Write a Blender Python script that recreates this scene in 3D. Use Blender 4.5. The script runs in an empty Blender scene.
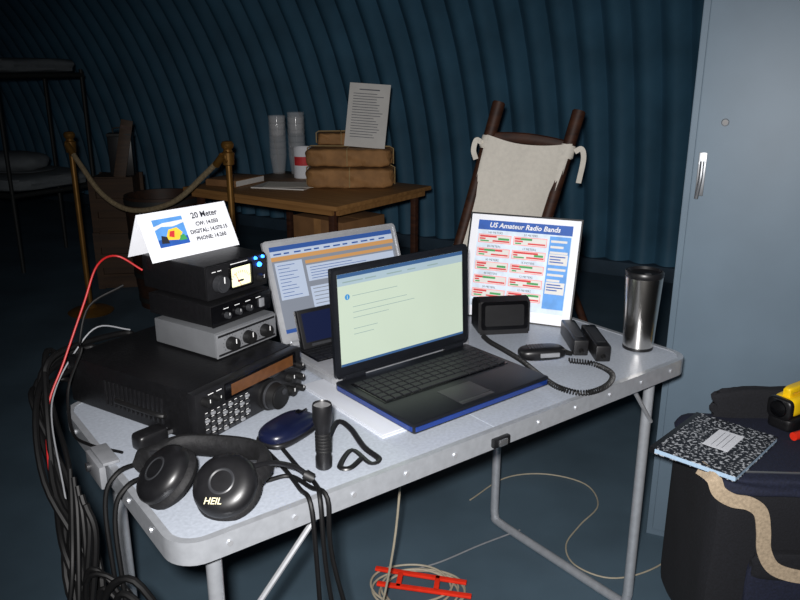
import bpy, bmesh, math, random
from mathutils import Vector, Matrix
random.seed(4)
SC = bpy.context.scene
C = SC.collection
PI = math.pi
R = math.radians
SC.view_settings.view_transform = 'Standard'
# ------------------------------------------------------------------ camera
CAMZ, PITCH, F = 1.34, R(17), 760.0
cd = bpy.data.cameras.new('camera'); cam = bpy.data.objects.new('camera', cd); C.objects.link(cam)
cam.location = (0, 0, CAMZ); cam.rotation_euler = (R(90) - PITCH, 0, 0)
cd.sensor_width = 36; cd.lens = F / 800 * 36; cd.clip_start = .02
SC.camera = cam
cp, sp = math.cos(PITCH), math.sin(PITCH)
def P(u, v, z):                       # photo position -> point on the horizontal plane z
    x, y = (u - 400) / F, (300 - v) / F
    dy, dz = cp + y * sp, -sp + y * cp
    t = (z - CAMZ) / dz
    return Vector((x * t, dy * t, z))
# ------------------------------------------------------------------ materials
def lin(c):
    return tuple(((v / 255 + .055) / 1.055) ** 2.4 if v / 255 > .04045 else v / 255 / 12.92 for v in c)
def mat(name, c, rough=.5, metal=0, var=.12, scale=40, bump=0, emit=0, alpha=1, trans=0, spec=.5, coat=0):
    m = bpy.data.materials.new(name); m.use_nodes = True
    nt = m.node_tree; b = nt.nodes['Principled BSDF']
    col = lin(c)
    tc = nt.nodes.new('ShaderNodeTexCoord'); nz = nt.nodes.new('ShaderNodeTexNoise'); rp = nt.nodes.new('ShaderNodeValToRGB')
    nz.inputs['Scale'].default_value = scale; nz.inputs['Detail'].default_value = 4
    nt.links.new(tc.outputs['Object'], nz.inputs['Vector']); nt.links.new(nz.outputs['Fac'], rp.inputs['Fac'])
    rp.color_ramp.elements[0].position = .3; rp.color_ramp.elements[1].position = .7
    rp.color_ramp.elements[0].color = (*[max(0, v * (1 - var)) for v in col], 1)
    rp.color_ramp.elements[1].color = (*[min(1, v * (1 + var)) for v in col], 1)
    nt.links.new(rp.outputs['Color'], b.inputs['Base Color'])
    b.inputs['Roughness'].default_value = rough; b.inputs['Metallic'].default_value = metal
    b.inputs['Specular IOR Level'].default_value = spec
    b.inputs['Coat Weight'].default_value = coat
    if trans: b.inputs['Transmission Weight'].default_value = trans
    if alpha < 1: b.inputs['Alpha'].default_value = alpha
    if emit:
        nt.links.new(rp.outputs['Color'], b.inputs['Emission Color']); b.inputs['Emission Strength'].default_value = emit
    if bump:
        bp = nt.nodes.new('ShaderNodeBump'); bp.inputs['Strength'].default_value = bump; bp.inputs['Distance'].default_value = .004
        nt.links.new(nz.outputs['Fac'], bp.inputs['Height']); nt.links.new(bp.outputs['Normal'], b.inputs['Normal'])
    return m
def scr(name, c, e):                  # a lit screen colour: weak reflector, mostly emission
    m = mat(name, c, .35, 0, .03, 5, 0, e)
    nt = m.node_tree; b = nt.nodes['Principled BSDF']
    for l in list(nt.links):
        if l.to_socket == b.inputs['Base Color']: nt.links.remove(l)
    b.inputs['Base Color'].default_value = (*[v * .12 for v in lin(c)], 1)
    return m
def wood(name, c1, c2, scale=(2, 30, 30), rough=.6):
    m = mat(name, c1, rough); nt = m.node_tree
    nz = [n for n in nt.nodes if n.type == 'TEX_NOISE'][0]; rp = [n for n in nt.nodes if n.type == 'VALTORGB'][0]; tc = [n for n in nt.nodes if n.type == 'TEX_COORD'][0]
    mp = nt.nodes.new('ShaderNodeMapping'); mp.inputs['Scale'].default_value = scale
    nt.links.new(tc.outputs['Object'], mp.inputs['Vector']); nt.links.new(mp.outputs['Vector'], nz.inputs['Vector'])
    nz.inputs['Scale'].default_value = 1.5
    rp.color_ramp.elements[0].color = (*lin(c1), 1); rp.color_ramp.elements[1].color = (*lin(c2), 1)
    return m
M = dict(
    wallblue=mat('painted corrugated steel', (64, 106, 131), .55, 0, .2, 3, .08),
    endwall=mat('dark end wall', (26, 36, 44), .8, 0, .2, 2),
    curb=mat('dark concrete curb', (50, 70, 86), .8, 0, .2, 6),
    floor=mat('blue painted concrete', (72, 91, 104), .6, 0, .22, 2.5, .1),
    alu=mat('aluminium', (186, 190, 196), .36, .55, .08, 60),
    tabletop=mat('grey laminate', (172, 179, 190), .40, .1, .10, 160, .05),
    black=mat('black plastic', (20, 20, 22), .38, 0, .2, 60),
    black2=mat('black painted metal', (12, 12, 14), .46, 0, .25, 120, .15, spec=.4),
    blackrub=mat('black rubber', (13, 13, 14), .55, 0, .2, 60),
    earpad=mat('worn black ear pad', (17, 17, 19), .7, 0, .35, 90, .4, spec=.35),
    cordblack=mat('black cord jacket', (9, 9, 10), .55, 0, .2, 60, spec=.3),
    blackgloss=mat('glossy black', (8, 8, 10), .18),
    darkgrey=mat('dark grey plastic', (44, 45, 48), .42),
    midgrey=mat('grey button plastic', (124, 126, 130), .4),
    grey=mat('grey enamel', (96, 98, 101), .45, .1, .06, 30),
    silver=mat('silver panel', (172, 174, 178), .35, .5, .06, 60),
    silver2=mat('dull silver panel', (142, 144, 148), .4, .5, .06, 60),
    chrome=mat('chrome', (200, 202, 206), .2, .9, .04, 20),
    dullchrome=mat('dull chrome', (150, 153, 157), .35, .8, .06, 20),
    steel=mat('brushed steel', (214, 210, 204), .24, 1.0, .08, 14),
    amber=mat('dark amber display', (84, 52, 27), .3, 0, .2, 90, 0, .08),
    white=mat('white card', (232, 234, 240), .7, 0, .03, 10),
    binderwhite=mat('binder vinyl', (190, 194, 202), .5, 0, .04, 10),
    offwhite=mat('off white paper', (214, 212, 208), .75, 0, .05, 12),
    ink=mat('dark ink', (28, 30, 40), .8),
    greyink=mat('grey ink', (110, 112, 120), .8),
    brightmark=mat('white marking', (225, 225, 225), .6),
    cream=mat('cream marking', (215, 208, 172), .6),
    blueled=mat('blue indicator', (40, 110, 255), .4, 0, .02, 5, 0, 9),
    metface=mat('lit meter face', (240, 235, 190), .5, 0, .04, 30, 0, .45),
    redink=mat('red ink', (205, 50, 55), .6), greenink=mat('green ink', (60, 150, 80), .6),
    pinkink=mat('pink ink', (235, 150, 150), .6), blueink=mat('blue ink', (36, 84, 164), .6), skyink=mat('sky blue ink', (88, 150, 218), .6),
    paleink=mat('pale blue page', (204, 218, 232), .6), yellowink=mat('yellow ink', (240, 200, 60), .6),
    bluetrim=mat('blue gloss trim', (16, 48, 118), .25, .2, .1, 20, 0, 0, 1, 0, .5, .5),
    lapblack=mat('laptop black', (18, 20, 25), .38, 0, .15, 80),
    keyblack=mat('key black', (22, 23, 27), .5),
    scr1=scr('pale green lit screen', (192, 206, 188), 1.0),
    scr1bar=scr('lit title bar', (60, 95, 140), .9),
    scr1tool=scr('lit tool bar', (165, 185, 195), .95),
    scr1ink=scr('screen text', (140, 162, 160), .95),
    scr1ico=scr('screen icon blue', (60, 140, 200), 1.0),
    scr2=scr('lit grey blue screen', (132, 138, 150), .85),
    scr2blue=scr('screen blue bar', (50, 84, 150), .9),
    scr2white=scr('screen white pane', (180, 192, 212), .9),
    scr2or=scr('screen orange bar', (200, 150, 95), .85),
    scr2dark=scr('dark device screen', (20, 30, 66), .7),
    cabinet=mat('blue grey steel paint', (98, 115, 129), .5, .05, .09, 4, .04),
    redcab=mat('red insulation', (170, 26, 28), .5), beigecab=mat('beige insulation', (160, 152, 134), .55), whitecab=mat('white insulation', (130, 132, 136), .5),
    redplastic=mat('red orange plastic', (228, 48, 24), .45),
    navy=mat('navy fabric', (22, 27, 48), .85, 0, .3, 200, .3), blackfab=mat('black fabric', (18, 19, 25), .9, 0, .3, 220, .3),
    tan=mat('tan webbing', (172, 154, 130), .85, 0, .2, 150, .3),
    yellow=mat('yellow plastic', (250, 205, 20), .4, 0, .05, 20),
    paleblue=mat('pale blue page edge', (170, 196, 220), .7, 0, .08, 200),
    canvas=mat('cream canvas', (246, 240, 228), .9, 0, .05, 60, .15),
    kraft=mat('brown kraft paper', (154, 112, 68), .75, 0, .22, 16, 1.0), string=mat('string', (170, 145, 100), .9),
    carton=mat('brown cardboard', (134, 96, 60), .8, 0, .15, 12),
    brass=mat('old brass', (140, 102, 50), .4, .6, .15, 20), rope=mat('tan rope', (140, 124, 96), .9, 0, .25, 80, .4),
    clear=mat('clear plastic', (248, 248, 250), .06, 0, .05, 20, 0, 0, .2),
    bunk=mat('grey bunk canvas', (112, 118, 122), .85, 0, .08, 20, .2), bunkframe=mat('bunk frame paint', (36, 38, 38), .6),
    darkwood=wood('dark stained wood', (48, 26, 17), (78, 45, 28)), midwood=wood('table wood', (132, 92, 50), (164, 120, 70)), crate=wood('crate wood', (50, 33, 20), (70, 48, 28)),
    tubwood=wood('dark tub wood', (38, 24, 16), (58, 36, 24)),
    darkblue=mat('dark navy plastic', (13, 18, 42), .32, 0, .12, 40),
)
def marble():
    m = mat('marbled notebook cover', (20, 20, 24), .5); nt = m.node_tree
    nz = [n for n in nt.nodes if n.type == 'TEX_NOISE'][0]; rp = [n for n in nt.nodes if n.type == 'VALTORGB'][0]
    nz.inputs['Scale'].default_value = 130; nz.inputs['Detail'].default_value = 6
    e = rp.color_ramp.elements
    e[0].position = .53; e[0].color = (.010, .011, .016, 1); e[1].position = .60; e[1].color = (.5, .52, .55, 1)
    return m
M['marble'] = marble()
# ------------------------------------------------------------------ mesh builder
I4 = Matrix.Identity(4)
T = Matrix.Translation
FRONT = Matrix.Rotation(PI / 2, 4, 'X')           # plane x,y -> x,z facing -Y
def frame(o, x, y):
    x = Vector(x).normalized(); y = Vector(y); z = x.cross(y).normalized(); y = z.cross(x)
    m = Matrix((x, y, z)).transposed().to_4x4(); m.translation = Vector(o); return m
def smooth_path(pts, n=6):
    p = [Vector(a) for a in pts]
    if len(p) < 3: return p
    q = [2 * p[0] - p[1]] + p + [2 * p[-1] - p[-2]]; out = []
    for i in range(1, len(q) - 2):
        a, b, c, d = q[i - 1], q[i], q[i + 1], q[i + 2]
        for k in range(n):
            t = k / n
            out.append(.5 * ((2 * b) + (c - a) * t + (2 * a - 5 * b + 4 * c - d) * t * t + (3 * b - a - 3 * c + d) * t ** 3))
    out.append(p[-1]); return out
def rrect(x0, y0, x1, y1, r, n=6):
    o = []
    for cx, cy, a in ((x1 - r, y0 + r, -90), (x1 - r, y1 - r, 0), (x0 + r, y1 - r, 90), (x0 + r, y0 + r, 180)):
        for k in range(n + 1):
            t = R(a + 90 * k / n); o.append((cx + r * math.cos(t), cy + r * math.sin(t)))
    return o
class MB:
    def __init__(s, m=None):
        s.bm = bmesh.new(); s.mats = []; s.cur = 0
        if m: s.use(m)
    def use(s, m):
        m = M[m] if isinstance(m, str) else m
        if m not in s.mats: s.mats.append(m)
        s.cur = s.mats.index(m); return s
    def _add(s, t, X=I4):
        for f in t.faces: f.material_index = s.cur
        t.transform(X)
        me = bpy.data.meshes.new('tmp'); t.to_mesh(me); t.free(); s.bm.from_mesh(me); bpy.data.meshes.remove(me); return s
    def box(s, c, sz, X=I4, bev=0, seg=2):
        t = bmesh.new(); bmesh.ops.create_cube(t, size=1); t.transform(Matrix.Diagonal((*sz, 1)))
        if bev: bmesh.ops.bevel(t, geom=t.edges[:], offset=bev, segments=seg, profile=.6, affect='EDGES')
        return s._add(t, X @ T(c))
    def rbox(s, c, sz, X=I4, e=6, cuts=7, noise=0):
        t = bmesh.new(); bmesh.ops.create_cube(t, size=2); bmesh.ops.subdivide_edges(t, edges=t.edges[:], cuts=cuts, use_grid_fill=True)
        for v in t.verts:
            n = (abs(v.co.x) ** e + abs(v.co.y) ** e + abs(v.co.z) ** e) ** (1 / e)
            v.co /= n
            if noise: v.co *= 1 + noise * (math.sin(v.co.x * 7 + v.co.z * 5) * math.sin(v.co.y * 6 + v.co.x * 3 + 1))
        t.transform(Matrix.Diagonal((sz[0] / 2, sz[1] / 2, sz[2] / 2, 1)))
        return s._add(t, X @ T(c))
    def cyl(s, a, b, r0, r1=None, X=I4, seg=20, bev=0):
        a, b = Vector(a), Vector(b); r1 = r0 if r1 is None else r1; d = b - a
        t = bmesh.new(); bmesh.ops.create_cone(t, cap_ends=True, segments=seg, radius1=r0, radius2=r1, depth=d.length)
        if bev: bmesh.ops.bevel(t, geom=[e for e in t.edges if abs(e.verts[0].co.z - e.verts[1].co.z) < 1e-6], offset=bev, segments=2, affect='EDGES')
        return s._add(t, X @ T((a + b) / 2) @ d.to_track_quat('Z', 'Y').to_matrix().to_4x4())
    def lathe(s, prof, X=I4, seg=32, close=False):
        t = bmesh.new(); rings = []
        for r, z in prof:
            rings.append([t.verts.new((max(r, 1e-5) * math.cos(2 * PI * k / seg), max(r, 1e-5) * math.sin(2 * PI * k / seg), z)) for k in range(seg)])
        pr = list(zip(rings, rings[1:])) + ([(rings[-1], rings[0])] if close else [])
        for A, B in pr:
            for k in range(seg): t.faces.new((A[k], A[(k + 1) % seg], B[(k + 1) % seg], B[k]))
        bmesh.ops.remove_doubles(t, verts=t.verts[:], dist=2e-5); bmesh.ops.recalc_face_normals(t, faces=t.faces[:])
        return s._add(t, X)
    def tube(s, pts, r, seg=8, n=6, X=I4, sm=True, flat=None):
        p = smooth_path(pts, n) if sm else [Vector(a) for a in pts]
        t = bmesh.new(); rings = []; up = None
        for i, a in enumerate(p):
            d = (p[min(i + 1, len(p) - 1)] - p[max(i - 1, 0)])
            if d.length < 1e-9: continue
            d.normalize()
            if up is None: up = d.orthogonal().normalized() if not flat else Vector(flat)
            if flat and (Vector(flat) - d * d.dot(Vector(flat))).length > .2: up = Vector(flat)
            up = (up - d * up.dot(d)); up.normalize(); sd = d.cross(up)
            rr = r(i / (len(p) - 1)) if callable(r) else r
            ra, rb = rr if isinstance(rr, tuple) else (rr, rr)
            rings.append([t.verts.new(a + up * ra * math.cos(2 * PI * k / seg) + sd * rb * math.sin(2 * PI * k / seg)) for k in range(seg)])
        for A, B in zip(rings, rings[1:]):
            for k in range(seg): t.faces.new((A[k], A[(k + 1) % seg], B[(k + 1) % seg], B[k]))
        t.faces.new(rings[0][::-1]); t.faces.new(rings[-1])
        bmesh.ops.recalc_face_normals(t, faces=t.faces[:])
        return s._add(t, X)
    def ribbon(s, pts, nrm, w, th=.003, n=8):          # a flat strap: nrm is its face direction
        p = smooth_path(pts, n); nv = Vector(nrm).normalized(); t = bmesh.new(); rings = []
        for i, a in enumerate(p):
            d = (p[min(i + 1, len(p) - 1)] - p[max(i - 1, 0)]).normalized(); sd = d.cross(nv).normalized(); nn = sd.cross(d)
            rings.append([t.verts.new(a + sd * w / 2 * x + nn * th / 2 * y) for x, y in ((-1, -1), (1, -1), (1, 1), (-1, 1))])
        for A, B in zip(rings, rings[1:]):
            for k in range(4): t.faces.new((A[k], A[(k + 1) % 4], B[(k + 1) % 4], B[k]))
        t.faces.new(rings[0][::-1]); t.faces.new(rings[-1]); bmesh.ops.recalc_face_normals(t, faces=t.faces[:])
        return s._add(t)
    def prism(s, poly, z0, z1, X=I4, bev=0):
        t = bmesh.new(); a = [t.verts.new((x, y, z0)) for x, y in poly]; b = [t.verts.new((x, y, z1)) for x, y in poly]; n = len(poly)
        t.faces.new(a[::-1]); top = t.faces.new(b)
        for k in range(n): t.faces.new((a[k], a[(k + 1) % n], b[(k + 1) % n], b[k]))
        bmesh.ops.recalc_face_normals(t, faces=t.faces[:])
        if bev: bmesh.ops.bevel(t, geom=[e for e in t.edges if abs(e.verts[0].co.z - e.verts[1].co.z) < 1e-7], offset=bev, segments=2, affect='EDGES')
        return s._add(t, X)
    def ring(s, out, inn, z0, z1, X=I4):
        t = bmesh.new(); n = len(out)
        L = [[t.verts.new((x, y, z)) for x, y in q] for q, z in ((out, z0), (out, z1), (inn, z1), (inn, z0))]
        for i in range(4):
            A, B = L[i], L[(i + 1) % 4]
            for k in range(n): t.faces.new((A[k], A[(k + 1) % n], B[(k + 1) % n], B[k]))
        bmesh.ops.recalc_face_normals(t, faces=t.faces[:])
        return s._add(t, X)
    def flat(s, X, x0, y0, x1, y1, h=0):
        t = bmesh.new(); t.faces.new([t.verts.new((x, y, h)) for x, y in ((x0, y0), (x1, y0), (x1, y1), (x0, y1))]); return s._add(t, X)
    def poly(s, X, pts, h=0):
        t = bmesh.new(); t.faces.new([t.verts.new((x, y, h)) for x, y in pts]); return s._add(t, X)
    def grid(s, fn, nu, nv):
        t = bmesh.new(); V = [[t.verts.new(fn(i / nu, j / nv)) for j in range(nv + 1)] for i in range(nu + 1)]
        for i in range(nu):
            for j in range(nv): t.faces.new((V[i][j], V[i + 1][j], V[i + 1][j + 1], V[i][j + 1]))
        return s._add(t)
    def text(s, X, body, size, x, y, h=.0006, align='LEFT', bold=0, shear=0):
        cu = bpy.data.curves.new('tmp', 'FONT'); cu.body = body; cu.size = size; cu.align_x = align; cu.offset = bold; cu.shear = shear; cu.resolution_u = 2
        o = bpy.data.objects.new('tmp', cu); C.objects.link(o); bpy.context.view_layer.update()
        me = bpy.data.meshes.new_from_object(o.evaluated_get(bpy.context.evaluated_depsgraph_get()))
        t = bmesh.new(); t.from_mesh(me)
        bpy.data.objects.remove(o); bpy.data.curves.remove(cu); bpy.data.meshes.remove(me)
        return s._add(t, X @ T((x, y, h)))
    def build(s, name, parent=None, world=False, label=None, ang=35):
        me = bpy.data.meshes.new(name)
        if world and parent is not None:
            s.bm.transform((T(parent.location) @ parent.rotation_euler.to_matrix().to_4x4()).inverted())
        s.bm.to_mesh(me); s.bm.free()
        for m in s.mats: me.materials.append(m)
        me.polygons.foreach_set('use_smooth', [True] * len(me.polygons))
        me.set_sharp_from_angle(angle=R(ang))
        o = bpy.data.objects.new(name, me); C.objects.link(o)
        if parent is not None: o.parent = parent
        if label: o['label'] = label
        return o
def tag(o, label, cat, group=None):
    o['label'] = label; o['category'] = cat
    if group: o['group'] = group
    return o
def thing(name, label, cat, loc, rz=0, group=None):
    o = bpy.data.objects.new(name, None); C.objects.link(o); o.location = loc; o.rotation_euler = (0, 0, rz); o.empty_display_size = .05
    return tag(o, label, cat, group)
def solo(mb, name, label, cat, group=None):
    o = mb.build(name); v = [a.co for a in o.data.vertices]
    b = Vector(((min(a.x for a in v) + max(a.x for a in v)) / 2, (min(a.y for a in v) + max(a.y for a in v)) / 2, min(a.z for a in v)))
    o.data.transform(T(-b)); o.location = b
    return tag(o, label, cat, group)
def struct(mb, name, ang=35):
    o = mb.build(name, ang=ang); o['kind'] = 'structure'; return o
def dup(o, loc, parent=None):
    c = o.copy(); C.objects.link(c); c.location = loc
    if parent is not None: c.parent = parent
    return c
def cable(name, label, pts, r, m, cat='cable', group=None, seg=8):
    return solo(MB(m).tube(pts, r, seg), name, label, cat, group)
# ------------------------------------------------------------------ room shell
NA = R(31)
n = Vector((math.sin(NA), math.cos(NA), 0)); d = Vector((math.cos(NA), -math.sin(NA), 0))
D, RAD, PER = 5.0, 3.0, .165
C0 = n * (D - RAD)
mb = MB('wallblue')
s0, s1 = -10.0, 3.6
NU = int((s1 - s0) / PER * 12)
def wallfn(u, v):
    s = s0 + (s1 - s0) * u; th = R(104) * v
    r = RAD + .07 * (1 - abs(math.cos(PI * s / PER)) ** .85)
    return C0 + d * s + n * (r * math.cos(th)) + Vector((0, 0, r * math.sin(th)))
mb.grid(wallfn, NU, 26)
struct(mb, 'wall_back', 50)
mb = MB('curb')
mb.box(((s0 + s1) / 2, RAD + .02, .05), (s1 - s0, .09, .10), frame(C0, d, n), bev=.01); struct(mb, 'baseboard_back')
mb = MB('endwall')
t = bmesh.new(); c = C0 + d * (s0 + .02)
arc = [c + n * (2.98 * math.cos(R(a))) + Vector((0, 0, 2.98 * math.sin(R(a)))) for a in range(0, 181, 6)]
t.faces.new([t.verts.new(p) for p in arc]); mb._add(t); struct(mb, 'wall_left')
mb = MB('floor')
t = bmesh.new(); q = [C0 + d * s + n * k for s, k in ((s0, 3.1), (s0, -3.0), (s1, -3.0), (s1, 3.1))]
t.faces.new([t.verts.new(p) for p in q]); mb._add(t); bmesh.ops.recalc_face_normals(mb.bm, faces=mb.bm.faces[:]); struct(mb, 'floor')
# ------------------------------------------------------------------ front folding table
A1 = R(37.1); e1 = Vector((math.cos(A1), math.sin(A1), 0)); e2 = Vector((-math.sin(A1), math.cos(A1), 0)); T0 = Vector((-.310, .900, 0)); TZ = .70
def TT(s, t, z=TZ): return T0 + e1 * s + e2 * t + Vector((0, 0, z))
ft = thing('folding_table', 'grey aluminium folding table with rounded corners carrying the laptops and radios', 'table', T0, A1)
L, W, RC = 1.238, .6, .05
full = rrect(0, 0, L, W, RC, 8); inn = rrect(.012, .012, L - .012, W - .012, RC - .012, 8)
MB('alu').ring(full, inn, .664, .7015).build('edge_rail', ft)
left = [p for p in rrect(.0125, .0125, L - .0125, W - .0125, RC - .0125, 8)]
def half(lo):
    pts = []
    for x, y in left:
        if lo and x < L / 2: pts.append((x, y))
        if not lo and x > L / 2: pts.append((x, y))
    ys = (.0125, W - .0125)
    if lo:
        pts = [(L / 2 - .0012, ys[1])] + pts + [(L / 2 - .0012, ys[0])]
    else:
        pts = pts + [(L / 2 + .0012, ys[1]), (L / 2 + .0012, ys[0])]
    return pts
for lo in (True, False): MB('tabletop').prism(half(lo), .672, .70).build('top_panel', ft)
r0 = None
for x in [.08 + .1078 * k for k in range(11)]:
    if r0 is None:
        r0 = MB('silver').cyl((0, .002, 0), (0, -.0025, 0), .0045, seg=10).build('rivet', ft); r0.location = (x, 0, .683)
    else: dup(r0, (x, 0, .683), ft)
r1 = None
for y in (.1, .2, .4, .5):
    if r1 is None:
        r1 = MB('silver').cyl((.002, 0, 0), (-.0025, 0, 0), .0045, seg=10).build('rivet', ft); r1.location = (0, y, .683)
    else: dup(r1, (0, y, .683), ft)
lt = MB('black').box((L / 2, -.005, .679), (.042, .010, .018), bev=.003).build('latch', ft)
MB('chrome').box((L / 2, -.012, .679), (.02, .005, .013), bev=.002).build('latch_lever', lt)
for sx in (.075, L - .075):
    for ty in (.055, .545):
        MB('alu').tube([(sx, ty, .672), (sx, ty, .3), (sx, ty, .05)], .0125, 14).build('leg', ft)
    MB('alu').tube([(sx, .055, .05), (sx, .06, .026), (sx, .082, .0135), (sx, .3, .0125), (sx, .518, .0135), (sx, .54, .026), (sx, .545, .05)], .0125, 14).build('crossbar', ft)
    sg = 1 if sx < .6 else -1
    for ty in (.055, .545):
        MB('silver').tube([(sx, ty - .014 if ty < .3 else ty + .014, .54 if sx > .6 else .46), (sx + sg * (.10 if sx > .6 else .2), ty - .014 if ty < .3 else ty + .014, .668)], .005, 8, sm=False).build('brace', ft)
        MB('black').box((sx + sg * .03, ty, .655), (.09, .034, .03), bev=.004).build('bracket', ft)
# ------------------------------------------------------------------ laptops
def laptop(label, loc, rz, w, dp, th, lh, phi, cb, ct, cl, draw, keys):
    t = thing('laptop', label, 'laptop', loc, rz)
    MB(cb).box((w / 2, dp / 2, th / 2 + .002), (w, dp, th - .004), bev=.005).build('base', t)
    MB(ct).ring(rrect(-.0015, -.0015, w + .0015, dp + .0015, .012), rrect(.004, .004, w - .004, dp - .004, .008), th * .34, th * .72).build('edge_trim', t)
    kb = MB('blackgloss').box((w / 2, dp * .64, th), (w * .92, dp * .46, .0024), bev=.001).build('keyboard', t)
    if keys:
        kw, kh = w * .9 / 15, dp * .44 / 6; k0 = None
        for r in range(6):
            c = 0
            while c < 15:
                span = 6 if (r == 0 and c == 4) else 1
                mbk = MB('keyblack').box((0, 0, 0), (kw * span - .003, kh - .003, .003), bev=.0008, seg=1) if (span > 1 or k0 is None) else None
                loc_k = (w * .05 + (c + span / 2) * kw, dp * .42 + (r + .5) * kh, th + .0026)
                if mbk:
                    o = mbk.build('key', kb); o.location = loc_k
                    if span == 1: k0 = o
                else: dup(k0, loc_k, kb)
                c += span
    else:
        b = MB('keyblack')
        for r in range(6):
            for c in range(15): b.box((w * .05 + (c + .5) * w * .06, dp * .42 + (r + .5) * dp * .073, th + .0022), (w * .052, dp * .06, .002))
        b.build('keys', kb)
    MB('darkgrey').box((w * .47, dp * .21, th), (w * .24, dp * .24, .0016), bev=.0005).build('touchpad', t)
    MB('darkgrey').box((w * .47, dp * .06, th), (w * .24, dp * .045, .0024), bev=.0008).build('touchpad_button', t)
    for x in (w * .12, w * .88): MB(cb).cyl((x - .025, dp - .004, th + .003), (x + .025, dp - .004, th + .003), .007).build('hinge', t)
    X = T((0, dp - .004, th + .006)) @ Matrix.Rotation(-phi, 4, 'X')
    ld = MB(cl).box((w / 2, .006, lh / 2), (w, .010, lh), X, bev=.004).build('lid', t)
    MB(cl).ring(rrect(-.001, -.001, w + .001, lh + .001, .01), rrect(.004, .004, w - .004, lh - .004, .008), -.004, .0015, X @ FRONT).build('lid_trim', ld)
    bz = .014
    XS = X @ FRONT @ T((bz, bz + .008, 0))
    sw, sh = w - 2 * bz, lh - 2 * bz - .008
    b = MB(); draw(b, XS, sw, sh); b.build('screen', t)
    return t
def draw1(b, X, w, h):
    b.use('scr1').flat(X, 0, 0, w, h, .0005)
    b.use('scr1bar').flat(X, 0, h - .008, w, h, .0009); b.use('scr1tool').flat(X, 0, h - .024, w, h - .008, .0009)
    b.use('scr1bar').flat(X, 0, 0, w, .005, .0009)
    b.use('scr1ink')
    for k, l in enumerate((.05, .028, .04, .022, .03)): b.flat(X, .012 + .055 * k, h - .0182, .012 + .055 * k + l, h - .0158, .0012)
    b.use('scr1ico').lathe([(0, 0), (.006, 0)], X @ T((.022, h - .048, .001)), 16)
    b.use('scr1').flat(X, .0212, h - .052, .0228, h - .0445, .0014)
    b.use('scr1ink')
    for k, (x, l) in enumerate(((.034, .115), (.034, .0), (.034, .14), (.034, .16), (.034, .09), (.034, 0), (.034, .06), (.034, .05))):
        if l: b.flat(X, x, h - .0480 - .0115 * k, x + l, h - .0469 - .0115 * k, .0012)
def draw2(b, X, w, h):
    b.use('scr2').flat(X, 0, 0, w, h, .0005)
    b.use('scr2blue').flat(X, 0, h - .011, w, h, .0009); b.flat(X, 0, 0, w, .009, .0009)
    b.use('scr2white').flat(X, 0, h - .024, w, h - .011, .0009)
    b.use('scr2blue')
    for k in range(12): b.flat(X, .008 + .027 * k, h - .020, .008 + .027 * k + (.02, .014, .018)[k % 3], h - .0165, .0012)
    b.use('scr2or').flat(X, .0, h - .034, w, h - .024, .0009)
    b.use('scr2white').flat(X, .006, h - .125, .078, h - .038, .0009)
    b.use('scr2or').flat(X, .086, h - .05, w - .006, h - .042, .0009)
    b.use('scr2white').flat(X, .086, h - .092, w - .006, h - .054, .0009)
    b.use('scr2blue')
    for k in range(10): b.flat(X, .012, h - .046 - k * .008, .012 + (.045, .03, .05, .038, .05, .028, .04)[k % 7], h - .0447 - k * .008, .0012)
    for k in range(5): b.flat(X, .095, h - .061 - k * .0065, .095 + (.12, .16, .1, .14, .18)[k], h - .0597 - k * .0065, .0012)
    b.use('scr2white').flat(X, .086, .03, w - .02, h - .105, .0009)
    b.use('scr2')
    for k in range(9): b.flat(X, .092, .036 + k * .009, w - .04 - .03 * (k % 3), .038 + k * .009, .0012)
l1 = laptop('black laptop with a blue base edge and a pale green lit page open in front', TT(.465, .060, TZ + .008), R(38.5), .362, .25, .024, .227, R(3), 'lapblack', 'bluetrim', 'lapblack', draw1, True)
l2 = laptop('silver laptop open behind, its screen tilted back and crowded with windows', TT(.476, .34, TZ), R(37.1), .375, .222, .028, .238, R(20), 'silver', 'silver', 'silver', draw2, False)
hd = thing('handheld_device', 'small dark handheld device with blue screen leaning on the silver laptop screen', 'device', TT(.495, .505, TZ + .0305), A1)
XH = Matrix.Rotation(R(-19), 4, 'X')
MB('black').box((.048, 0, .046), (.096, .018, .09), XH, bev=.004).build('case', hd)
XHF = XH @ FRONT @ T((0, 0, .009))
MB('scr2dark').flat(XHF, .010, .016, .086, .082, .0006).build('screen', hd)
MB('darkgrey').box((.048, -.009, .009), (.05, .002, .006), XH).build('button', hd)
nb = thing('binder', 'thin white binder lying under the blue-edged laptop', 'binder', TT(.425, .10, TZ), A1)
MB('binderwhite').box((.14, .143, .0012), (.28, .286, .0024), bev=.0008).build('cover', nb)
MB('offwhite').box((.141, .143, .004), (.27, .272, .0032)).build('pages', nb)
MB('binderwhite').box((.14, .143, .0068), (.28, .286, .0024), bev=.0008).build('cover', nb)
# ------------------------------------------------------------------ transceiver and the stack
def knob(m, x, z, r, dep, y0=0, mark=True):
    b = MB(m).cyl((x, y0, z), (x, y0 - dep, z), r, r * .9, seg=24, bev=min(r, dep) * .15)
    if mark: b.use('brightmark').box((x, y0 - dep - .0002, z + r * .5), (r * .14, .0006, r * .7))
    return b
ra = R(58); RO = Vector((-.360, 1.203, TZ))
rd = thing('radio_transceiver', 'large black radio transceiver with dark amber display at the bottom of the stack', 'radio', RO, ra)
w, dp, h = .285, .345, .102
MB('black2').box((w / 2, dp / 2 + .006, h / 2 + .004), (w - .006, dp - .012, h - .008), bev=.003).build('case', rd)
b = MB('black').box((w / 2, .002, h / 2 + .003), (w, .022, h - .006), bev=.005).use('brightmark')
for r in range(5):
    for c in range(8): b.flat(FRONT, .020 + c * .0145, .0170 + r * .0105, .0265 + c * .0145, .0181 + r * .0105, .0093)
for x in (.03, .05): b.flat(FRONT, x, .091, x + .013, .0925, .0093)
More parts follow.
